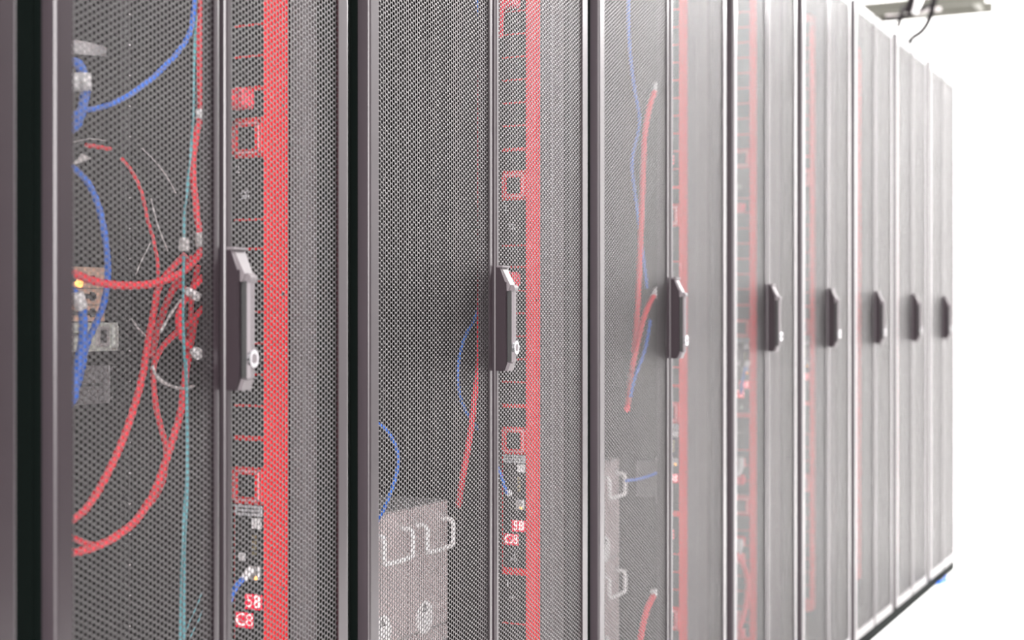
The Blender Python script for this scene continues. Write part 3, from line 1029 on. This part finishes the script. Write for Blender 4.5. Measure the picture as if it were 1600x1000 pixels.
# tall grey fitting low in the third cabinet
p0, p1 = P(1029, 785, .15), P(1029, 715, .15)
root = empty('cable_bracket', p0)
MB().box(p0.x - 0.003, p0.x, p0.y - 0.012, p0.y + 0.012, p0.z, p1.z, 0, 0.001).build('plate', 'post_grey', root)
MB().box(p0.x - 0.06, p0.x - 0.002, p0.y + 0.008, p0.y + 0.012, p0.z + 0.01, p1.z - 0.01).build('arm', 'post_grey', root)
tag(root, 'upright grey bracket low in the third cabinet beside the seam', 'bracket')

# ------------------------------------------------------------------ tray and cables under the ceiling past the end of the row
ty = 6.75
tz = 2.452
root = empty('cable_tray', (-1.4, ty, tz))
for yy in (ty, ty + 0.22):
    MB().box(-2.6, 0.05, yy - 0.008, yy + 0.008, tz, tz + 0.045, 0, 0.002).build('side_rail', 'tray_grey', root)
x_ = -2.5
while x_ < 0.04:
    MB().box(x_ - 0.012, x_ + 0.012, ty + 0.008, ty + 0.212, tz + 0.004, tz + 0.016).build('rung', 'tray_grey', root)
    x_ += 0.25
for x_ in (-2.0, -0.05):
    for yy in (ty, ty + 0.22):
        MB().tube([(x_, yy, tz + 0.05), (x_, yy, ZC)], 0.005, 8, 0, 1).build('hanger_rod', 'tray_grey', root)
tag(root, 'grey cable tray hanging under the ceiling beyond the end of the row', 'cable tray')


def T(px, py, Y):
    """the world point at distance Y along the row that is seen at this pixel"""
    dx = (px - 800.0) / F
    d = Vector((CT, ST, 0)) * dx + Vector((-ST, CT, 0)) + Vector((0, 0, 1)) * ((VY - py) / F)
    t = Y / d.y
    return Vector((D, 0, H)) + d * t


for pts, r_, m_, lb in (
        ([(1382, 29, 6.3), (1405, 27, 6.35), (1425, 22, 6.4), (1445, 12, 6.5), (1460, 2, 6.6), (1470, -25, 6.6)], .009, 'cable_black', 'dark cable sagging below the tray to the row of cabinets'),
        ([(1384, 26, 6.6), (1410, 25, 6.6), (1430, 21, 6.6), (1448, 16, 6.6), (1470, 14, 6.6)], .010, 'zip_grey', 'thick grey cable lying under the tray'),
        ([(1462, -10, 6.5), (1458, 8, 6.5), (1452, 30, 6.5), (1441, 48, 6.5), (1424, 60, 6.5)], .012, 'cable_black', 'cable looping down from the tray to a black end'),
        ([(1411, 11, 6.745), (1409, 20, 6.5), (1406, 33, 6.4), (1403, 42, 6.4)], .010, 'cable_black', 'short cable end hanging down from the tray'),
        ([(1427, -20, 6.1), (1424, 0, 6.1), (1418, 20, 6.1)], .016, 'cable_black', 'dark cable dropping steeply through the tray')):
    w = [T(*p) for p in pts]
    o = MB().tube(w, r_, 8).build('hanging_cable', m_, None, w[0])
    tag(o, lb, 'cable', 'cables hanging from the tray')
    if 'black end' in lb:
        MB().tube([w[-1], w[-1] + Vector((-.01, 0, -.025))], .014, 8, 0, 1).build('end_plug', 'rubber', o)
wv = T(1432, 10, 6.25)
tag(MB().tube([wv + Vector((.012, 0, .035)), wv + Vector((-.012, 0, -.025))], .018, 12, 0, 1).build('cable_connector', WT, None, wv), 'white connector hanging under the tray among the cables', 'connector')

# small blue cable on the floor under the doors near the end
w = [Vector((0.004, 5.90, 0.008)), Vector((0.010, 5.94, 0.008)), Vector((0.022, 5.97, 0.010)), Vector((0.012, 6.02, 0.008)), Vector((0.004, 6.06, 0.008))]
tag(MB().tube(w, .006, 8).build('network_cable', 'blue_cable', None, w[0]), 'bit of blue cable lying on the floor under the far doors', 'cable', CG['blue_cable'])
